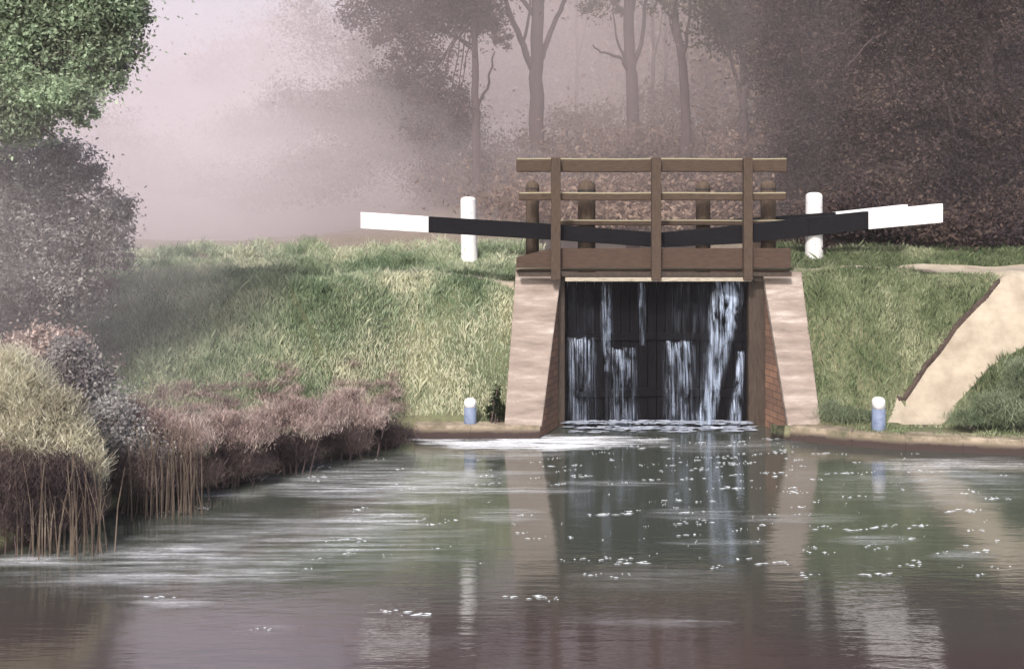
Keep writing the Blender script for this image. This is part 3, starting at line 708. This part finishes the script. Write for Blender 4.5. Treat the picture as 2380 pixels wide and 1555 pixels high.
def tree(name, label, d, trunk, r0, r1, limbs, blobs, size, lm, bark='bark_far', cat='tree', group=None, twigs=0, ry=None, clump=.28, tname='trunk'):
    """trunk: picture points from the foot up at distance d; limbs: (points, r0, r1); blobs: (px, py, rx, ry in picture units, n)"""
    base = at(*trunk[0], d); g = float(height(np.array([base[0]]), np.array([d]))[0])
    e = empty(name, (base[0], d, g), label, cat, group)
    q = MB(); foot = np.array([base[0], d, g-.3]); P = [at(px, py, d) for px, py in trunk]
    if P[0][2] > g+.05: P = [foot]+P
    else: P[0] = foot
    q.v = []; limb(q, P, r0, r1, d, 10, .02)
    q.tube([P[0], P[0]+np.array([0, 0, .5])], [r0*1.45, r0*1.0], 10)
    for j, (pts, a, b_) in enumerate(limbs):
        L = []
        for i, (px, py) in enumerate(pts):
            s_ = 0 if i == 0 else (1 if (j % 2) else -1)*.35*i*(d/45)
            L.append(at(px, py, d+s_))
        limb(q, L, a, b_, d, 7, .03)
    for _ in range(twigs):
        bl = blobs[rng.integers(len(blobs))]; c_ = at(bl[0], bl[1], d); 
        st = P[-1]*(rng.random())+P[max(0, len(P)-2)]*(1-0); st = P[-2]+(P[-1]-P[-2])*rng.random()
        en = c_+rng.normal(size=3)*np.array([bl[2], bl[2]*.6, bl[3]])*d/F*.55
        mid = (st+en)/2+np.array([0, 0, .12*np.linalg.norm(en-st)]); limb(q, [st, mid, en], r1*.5, .012, d, 5, .03)
    q.build(tname, M[bark], e, smooth=True)
    B = [(at(px, py, d+dy), (rx*d/F, (rx if ry is None else ry)*d/F*.8, rz*d/F), n) for (px, py, rx, rz, n), dy in zip(blobs, rng.uniform(-.8, .8, len(blobs))*d/50)]
    if blobs:
        me = leaves(B, size, clump=clump); child(link('crown', me, M[lm]), e)
    return e
def shrub(label, d, px, py0, blobs, size, lm, group=None, stems=6, cat='shrub', name='shrub', clump=.28, fine=False):
    base = at(px, py0, d); g = float(height(np.array([base[0]]), np.array([d]))[0]); e = empty(name, (base[0], d, g), label, cat, group)
    q = MB()
    for i in range(stems):
        bl = blobs[i % len(blobs)]; c_ = at(bl[0], bl[1], d)+rng.normal(size=3)*np.array([bl[2], bl[2]*.5, bl[3]])*d/F*.4
        s_ = np.array([base[0]+(c_[0]-base[0])*.5+rng.normal(0, .1), d+rng.normal(0, .1), 0]); s_[2] = float(height(np.array([s_[0]]), np.array([s_[1]]))[0])-.1
        limb(q, [s_, (s_+c_)/2+np.array([rng.normal(0, .08), 0, .1]), c_], .03, .008, d, 5, .01)
    q.build('stems', M['bark'], e, smooth=True)
    B = [(at(bx, by, d), (rx*d/F, rx*d/F*.75, rz*d/F), n) for bx, by, rx, rz, n in blobs]
    child(link('foliage', sprays(B, size) if fine else leaves(B, size, clump=clump), M[lm]), e); return e

# upper left green tree, its trunk just out of the picture
tree('broadleaf_tree', 'bright green leafy tree reaching in at the upper left corner', 19.5, [(-110, 800), (-105, 500), (-90, 200), (-60, -150)], .24, .1,
     [([(-105, 350), (0, 220), (140, 120)], .09, .03), ([(-90, 200), (60, 60), (220, -30)], .08, .02), ([(-80, 100), (40, -80), (120, -220)], .08, .02)],
     [(40, 20, 150, 130, 10000), (200, 20, 120, 80, 6500), (300, 30, 55, 60, 2000), (285, 110, 50, 45, 1500), (60, 170, 130, 100, 8500), (215, 150, 80, 60, 3000), (-60, 100, 120, 200, 6000), (130, 225, 90, 45, 2600), (30, 290, 90, 50, 2600), (255, 185, 40, 28, 600), (190, 260, 40, 25, 400), (20, -160, 220, 100, 8000), (240, -120, 120, 90, 5000)],
     .043, 'lf_green', 'bark', twigs=14)
tree('broadleaf_tree', 'dark mauve grey tree with pale leaf tips overhanging the left bank', 21.5, [(-20, 800), (0, 640), (20, 500), (40, 380)], .2, .07,
     [([(0, 620), (90, 520), (200, 460)], .07, .02), ([(10, 560), (120, 600), (250, 560)], .06, .02)],
     [(40, 400, 120, 80, 6500), (150, 350, 60, 40, 1200), (190, 400, 50, 45, 1300), (90, 520, 130, 80, 8000), (245, 480, 60, 45, 1700), (285, 520, 35, 30, 500), (90, 640, 130, 85, 8000), (225, 570, 70, 50, 2200), (270, 600, 40, 30, 600), (60, 730, 100, 60, 4600), (170, 690, 70, 45, 2000), (230, 660, 40, 30, 600), (-80, 550, 120, 220, 6000)],
     .04, 'lf_mauve', 'bark', twigs=12)
shrub('cream tipped bushy shrub overhanging the water in the left corner', 16.7, 60, 1150,
      [(20, 900, 95, 60, 6500), (110, 960, 75, 50, 4500), (60, 1010, 110, 60, 5200), (175, 1030, 50, 55, 2600), (-60, 960, 100, 110, 5000), (215, 1085, 35, 60, 1500), (110, 1085, 95, 65, 1700), (30, 1060, 80, 60, 1300), (20, 850, 50, 40, 1200)], .040, 'lf_cream', stems=10, fine=True)
shrub('dark plum undergrowth below the cream tipped shrub', 16.2, 60, 1200,
      [(20, 1120, 110, 80, 6500), (140, 1130, 80, 70, 4500), (180, 1180, 60, 50, 2200), (60, 1190, 120, 50, 5000), (-80, 1150, 100, 90, 4000)], .036, 'lf_plum', stems=8, fine=True)
shrub('dark grey brown shrub between the cream shrub and the pink heather', 18.4, 190, 1000,
      [(190, 900, 75, 70, 5000), (260, 980, 70, 70, 5000), (160, 830, 60, 50, 2600), (300, 1060, 70, 60, 4200)], .032, 'lf_mauve', stems=8)
shrub('low red stemmed shrub under the dark mauve tree', 19.5, 80, 850, [(70, 810, 80, 45, 2600), (140, 800, 60, 35, 1600)], .045, 'lf_pink', stems=8)
GP = 'shrubs lining the foot of the left bank'
shrub('pink brown heather clump furthest left behind the reeds', 18.9, 380, 1080, [(365, 985, 80, 38, 3000), (430, 1020, 75, 42, 3000), (300, 960, 40, 30, 900)], .028, 'lf_pink', GP, fine=True)
shrub('pink brown heather clump right of the reeds', 19.8, 520, 1080, [(495, 1005, 75, 32, 2800), (575, 1010, 70, 38, 3000), (530, 975, 35, 18, 700)], .028, 'lf_pink', GP, fine=True)
shrub('pale pink heather clump in the middle of the left bank foot', 20.8, 670, 1050, [(640, 975, 65, 42, 3000), (722, 985, 70, 32, 2600), (690, 945, 30, 16, 500)], .028, 'lf_pink', GP, fine=True)
shrub('rusty pink heather clump nearest the stone edging', 22.3, 820, 1000, [(795, 950, 70, 42, 3400), (860, 975, 45, 28, 1700), (820, 915, 30, 14, 500)], .028, 'lf_pink', GP, fine=True)
GD = 'dark plants hanging over the left waterline'
for i, (px, py, d, lb) in enumerate([(300, 1100, 18.0, 'dark plum brush at the waterline beside the plum undergrowth'), (420, 1085, 18.9, 'dark plum brush at the waterline below the reeds'),
                                     (540, 1065, 19.8, 'dark plum brush at the waterline below the second heather clump'), (660, 1040, 20.9, 'dark plum brush at the waterline below the pale pink heather'),
                                     (775, 1015, 22.0, 'dark plum brush at the waterline below the rusty heather'), (880, 1000, 23.1, 'dark plum brush at the waterline where the stone edging begins')]):
    s_ = 1-.06*i
    shrub(lb, d, px, py+40, [(px, py, 85*s_, 48*s_, 4200), (px+40, py+18*s_, 70*s_, 32*s_, 2400)], .026, 'lf_plum', GD, fine=True)
shrub('small dark green weed beside the short left bollard', 24.35, 1150, 975, [(1150, 950, 22, 22, 700), (1155, 915, 12, 22, 260), (1165, 968, 26, 8, 300)], .03, 'lf_dark', stems=5, name='weed', cat='weed')
shrub('low green growth at the foot of the right bank beside the short bollard', 24.1, 1960, 985, [(1960, 965, 65, 18, 2400), (1930, 955, 25, 25, 900), (2005, 970, 40, 12, 900)], .03, 'lf_sage', stems=7, fine=True)
shrub('sage green bushy growth on the bank right of the sandy ramp', 23.3, 2340, 990, [(2330, 950, 75, 40, 5200), (2390, 905, 60, 60, 4500), (2260, 975, 60, 16, 1800), (2480, 890, 90, 90, 5000), (2370, 860, 40, 30, 900)], .034, 'lf_sage', stems=7, fine=True)

# reeds
def reeds(label, px, py, d, spread, n, h):
    c_ = at(px, py, d); g = float(height(np.array([c_[0]]), np.array([d]))[0]); e = empty('reed_clump', (c_[0], d, g), label, 'reeds', 'reed clumps at the left waterline')
    q = MB()
    for _ in range(n):
        x = c_[0]+rng.normal(0, spread); y = d+rng.normal(0, .15); z = float(height(np.array([x]), np.array([y]))[0]); z = max(z, 0)-.05; hh = h*rng.uniform(.6, 1.1); lx = rng.normal(0, .12)
        q.tube([(x, y, z), (x+lx*.3, y, z+hh*.55), (x+lx, y-.03, z+hh)], [.010, .009, .004], 4)
    o = q.build('stems', M['reed'], e)
reeds('dry brown reeds in front of the cream tipped shrub', 150, 1140, 15.9, .40, 55, 1.35)
reeds('dry brown reeds rising among the pink heather', 385, 1070, 18.0, .38, 60, 1.5)

# ---- trees on the hillside
TG = 'bare trunked trees standing in the mist'
tree('misty_tree', 'slender tree with dark speckled crown left of the footbridge', 40, [(1108, 362), (1106, 250), (1103, 120), (1100, -60)], .2, .1,
     [([(1110, 250), (1135, 190), (1150, 120)], .07, .03), ([(1105, 120), (1020, 60), (930, 20)], .06, .02), ([(1105, 90), (1150, 30), (1190, -40)], .06, .02)],
     [(1010, 20, 130, 60, 5500), (1120, 30, 60, 50, 1800), (930, 70, 80, 55, 1500), (1050, -60, 160, 80, 6000), (1020, 215, 80, 50, 1300), (1065, 265, 50, 40, 800), (960, 140, 100, 60, 1500), (860, 10, 80, 70, 1500), (980, 290, 70, 45, 500), (1150, 90, 40, 40, 350)],
     .07, 'lf_plum', cat='tree', group=TG, twigs=14)
tree('misty_tree', 'thick trunked tree forking into a wide Y above the footbridge', 43, [(1246, 345), (1246, 220), (1248, 140), (1250, -60)], .36, .24,
     [([(1240, 165), (1210, 90), (1180, 20), (1150, -60)], .15, .08), ([(1250, 150), (1280, 80), (1310, 10), (1330, -60)], .13, .07), ([(1215, 100), (1235, 30), (1225, -60)], .07, .04)],
     [(1240, -110, 160, 70, 3000)], .085, 'lf_plum', group=TG, twigs=8)
tree('misty_tree', 'stout tree with a limb curving left, behind the middle upright', 44, [(1472, 320), (1470, 200), (1462, 110), (1464, -60)], .31, .2,
     [([(1462, 165), (1440, 130), (1405, 125), (1378, 105)], .09, .03), ([(1468, 170), (1490, 100), (1500, 20), (1505, -60)], .11, .06), ([(1455, 150), (1435, 95), (1425, 30)], .07, .03)],
     [(1460, -80, 130, 90, 3500), (1400, 20, 60, 40, 500)], .085, 'lf_olive', group=TG, twigs=8)
tree('misty_tree', 'dark straight tree right of the stout tree', 41, [(1596, 290), (1588, 150), (1570, 60), (1560, -60)], .2, .13,
     [([(1585, 150), (1600, 80), (1605, -20)], .08, .04), ([(1580, 120), (1555, 60), (1545, -20)], .05, .03)], [(1590, -60, 120, 60, 2200), (1545, 10, 40, 40, 350)], .085, 'lf_olive', group=TG, twigs=6)
for px, d_, lb in ((1340, 60, 'faint thin sapling between the Y shaped tree and the stout tree'), (1515, 52, 'faint thin sapling just right of the stout tree'), (1545, 56, 'faint thin sapling left of the dark straight tree'), (1640, 54, 'faint thin sapling right of the dark straight tree'), (1420, 64, 'faintest thin sapling left of the stout tree')):
    tree('sapling', lb, d_, [(px, 300), (px+4, 120), (px-3, -60)], .13, .07, [([(px+3, 150), (px+22, 60), (px+30, -40)], .05, .03)], [(px, -80, 60, 50, 500)], .08, 'lf_olive', group='thin saplings in the mist')
tree('misty_tree', 'many stemmed tree with olive brown crown between bridge and dark wood', 39, [(1728, 320), (1728, 250), (1728, 200)], .2, .14,
     [([(1728, 250), (1705, 170), (1690, 90)], .08, .03), ([(1728, 250), (1722, 150), (1718, 50)], .08, .03), ([(1730, 250), (1750, 170), (1772, 90)], .08, .03), ([(1730, 240), (1738, 150), (1745, 60)], .06, .03)],
     [(1720, 60, 110, 90, 4500), (1680, -20, 110, 80, 3200), (1790, 100, 80, 90, 3600), (1760, -40, 120, 90, 4500)], .09, 'lf_olive', group=TG, twigs=8)
DG = 'trees of the dark wood at the right'
tree('woodland_tree', 'dark brown tree at the left edge of the dark wood, above the right bollard', 34.5, [(1880, 560), (1878, 300), (1870, -80)], .26, .16,
     [([(1878, 400), (1940, 260), (1990, 100)], .1, .03), ([(1876, 350), (1820, 220), (1800, 120)], .09, .03)],
     [(1870, 120, 130, 120, 9000), (1940, 260, 120, 100, 8500), (1860, 300, 90, 90, 4000), (1900, -40, 160, 90, 7000), (1950, 390, 110, 80, 6500), (1880, 440, 80, 60, 3000)], .055, 'lf_brown', group=DG, twigs=4)
tree('woodland_tree', 'dark leafy tree behind the white end of the right beam', 33, [(2090, 580), (2085, 300), (2080, -80)], .3, .16,
     [([(2085, 420), (2150, 300), (2200, 180)], .1, .03), ([(2085, 380), (2020, 260), (1990, 160)], .1, .03)],
     [(2060, 100, 140, 130, 11000), (2110, 280, 140, 110, 11000), (2080, 430, 130, 80, 9000), (2080, -60, 170, 90, 8000), (2030, 500, 90, 40, 3500)], .055, 'lf_brown', group=DG, twigs=4)
tree('woodland_tree', 'darkest leafy tree at the right edge of the picture', 31.5, [(2290, 590), (2290, 320), (2300, -80)], .32, .18,
     [([(2290, 430), (2220, 320), (2190, 200)], .1, .03), ([(2290, 380), (2350, 260), (2380, 160)], .1, .03)],
     [(2270, 100, 150, 130, 12000), (2310, 290, 140, 120, 12000), (2250, 440, 140, 90, 10000), (2340, 480, 130, 80, 8500), (2290, -70, 180, 90, 8000)], .055, 'lf_umber', group=DG, twigs=4)
tree('woodland_tree', 'leafy tree half cut off by the right edge', 33, [(2470, 590), (2470, 320), (2470, -80)], .32, .18, [], [(2450, 150, 140, 160, 9000), (2450, 380, 130, 140, 9000), (2500, -60, 180, 90, 6000)], .055, 'lf_brown', group=DG, twigs=6)

# far woods, read as one mass
def wood(label, specs, size, lm):
    B = [(at(px, py, d), (rx*d/F, 3.0, rz*d/F), n) for px, py, rx, rz, n, d in specs]
    B = [(c_, r_, int(n_*(2 if size == .06 else 1))) for c_, r_, n_ in B]
    q = link('woodland', leaves(B, size, clump=.3), M[lm]); tag(q, label, 'woodland', kind='stuff')
wood('pale grey bushes and brush fading into the mist behind the left bank', [(820, 260, 130, 60, 4200, 46), (930, 220, 100, 60, 3200, 45), (700, 260, 80, 60, 2000, 48), (590, 310, 110, 50, 2200, 50), (930, 330, 130, 50, 4000, 46), (1020, 290, 100, 60, 3800, 44), (330, 380, 120, 70, 2500, 46), (480, 420, 160, 50, 2600, 47), (200, 330, 120, 90, 2800, 46), (760, 390, 150, 50, 3400, 45), (1060, 420, 110, 60, 3600, 43), (630, 440, 180, 40, 2200, 44), (830, 120, 120, 70, 1600, 50), (740, 60, 110, 70, 1000, 52)], .06, 'lf_plum')
wood('warm brown undergrowth below the misty trees', [(1250, 370, 180, 55, 6500, 45), (1150, 430, 150, 60, 5500, 42), (1420, 350, 160, 50, 6200, 45), (1600, 340, 160, 60, 6500, 44), (1350, 290, 130, 50, 3000, 50), (1560, 260, 130, 70, 3000, 50), (1750, 380, 120, 80, 6500, 40), (1700, 450, 140, 60, 5500, 38), (1330, 460, 220, 60, 6500, 39), (1550, 440, 160, 60, 5000, 40), (1800, 300, 90, 80, 3500, 42), (1500, 500, 300, 40, 6000, 37)], .09, 'lf_warm')
wood('dark brush under the wood at the right', [(1960, 500, 110, 50, 6500, 32), (2100, 520, 120, 50, 7500, 31.5), (2260, 530, 130, 50, 8000, 31), (2420, 520, 130, 60, 6500, 31), (1850, 540, 50, 40, 2000, 31)], .065, 'lf_umber')
wood('far brown wood closing the view above the footbridge', [(1300, 150, 240, 220, 16000, 68), (1600, 120, 240, 240, 18000, 62), (1480, 20, 320, 160, 12000, 66), (1850, 100, 240, 260, 18000, 52), (2150, 100, 300, 280, 20000, 50), (1080, 160, 150, 160, 5000, 64), (1100, 10, 220, 120, 5000, 66), (1900, 380, 200, 140, 10000, 42), (2200, 380, 260, 140, 12000, 42), (2380, 0, 220, 160, 12000, 44), (2150, -40, 260, 120, 9000, 44)], .16, 'lf_warm')
wood('thin pale treetops lost in the mist at the left', [(720, 60, 160, 120, 2200, 78), (560, 160, 160, 100, 2200, 74), (880, 150, 140, 120, 3500, 66)], .16, 'lf_plum')

B = []
for k_ in range(150):
    px_ = random.uniform(240, 930); py_ = 985-abs(random.gauss(0, 55))-(px_ > 600)*15; h_ = hit(px_, py_)
    B.append(((h_[0], h_[1], h_[2]+.04), (.28, .28, .07), 90))
tag(link('heather', sprays(B, .032), M['lf_pink']), 'thin pinkish heather scattered through the lower grass of the left bank', 'heather', kind='stuff')
B = []
for px_ in range(300, 1240, 26):
    d_3 = random.uniform(27.6, 31); x_ = xx(px_, d_3); g_ = float(height(np.array([x_]), np.array([d_3]))[0])
    B.append(((x_, d_3, g_+.12), (.35, .5, random.uniform(.10, .28)), 260))
tag(link('tall_grass', sprays(B, .05), M['grass']), 'fuzzy tufts of taller pale grass along the crest of the left bank', 'grass', kind='stuff')
# ------------------------------------------------------------------ haze
q = MB(); q.box(-150, 150, -45, 230, -2.6, 26)
hz = q.build('haze', None)
hm = bpy.data.materials.new('haze'); hm.use_nodes = True; t = hm.node_tree; t.nodes.clear()
o = t.nodes.new('ShaderNodeOutputMaterial'); v = t.nodes.new('ShaderNodeVolumePrincipled')
v.inputs['Color'].default_value = (.90, .84, .885, 1); v.inputs['Density'].default_value = HAZE; v.inputs['Anisotropy'].default_value = .1
t.links.new(v.outputs[0], o.inputs['Volume']); hz.data.materials.append(hm)
tag(hz, 'pale pinkish mist hanging over the canal and woods', 'haze', kind='stuff')

# banks of thicker mist lying in the clearing: closed rounded bodies of even density
def mist(label, c, r_, dens, colr=(.875, .805, .85)):
    for k_ in (1.15, .95, .75, .5): mist_body(label, c, [q_*k_ for q_ in r_], dens/2.7, colr)      # thicker towards the middle
def mist_body(label, c, r_, dens, colr):
    import bmesh
    bm_ = bmesh.new(); bmesh.ops.create_icosphere(bm_, subdivisions=4, radius=1)
    for v_ in bm_.verts:
        k = 1+.18*math.sin(3*v_.co.x+c[0])*math.cos(2.3*v_.co.z+c[1])+.1*math.sin(5*v_.co.y+2*v_.co.x)
        v_.co = Vector((c[0]+v_.co.x*r_[0]*k, c[1]+v_.co.y*r_[1]*k, c[2]+v_.co.z*r_[2]*k))
    me = bpy.data.meshes.new('mist'); bm_.to_mesh(me); bm_.free()
    m_ = bpy.data.materials.new('mist'); m_.use_nodes = True; t = m_.node_tree; t.nodes.clear()
    o = t.nodes.new('ShaderNodeOutputMaterial'); v = t.nodes.new('ShaderNodeVolumePrincipled')
    v.inputs['Color'].default_value = (*colr, 1); v.inputs['Density'].default_value = dens
    t.links.new(v.outputs[0], o.inputs['Volume']); tag(link('mist', me, m_), label, 'mist', 'banks of mist', kind='stuff')
mist('pale mist filling the clearing behind the left bank', (-22, 66, 7), (25, 26, 15), .036)
mist('low bright mist lying just behind the crest of the left bank', (-13, 40.5, 4.0), (15, 10.8, 5), .10)
mist('thin mist drifting over the left end of the bank', (-11.5, 20.5, 3.6), (6, 6, 5.5), .035)
mist('mist among the trees above the footbridge', (1, 62, 9), (15, 27, 15), .026, (.84, .75, .76))
mist('soft mist hanging at the left behind the mauve tree', (-10, 46, 9), (9, 15, 9), .022)
mist('thin mist drifting past the dark wood at the right', (17, 34, 6), (13, 4.6, 10), .022, (.85, .77, .79))
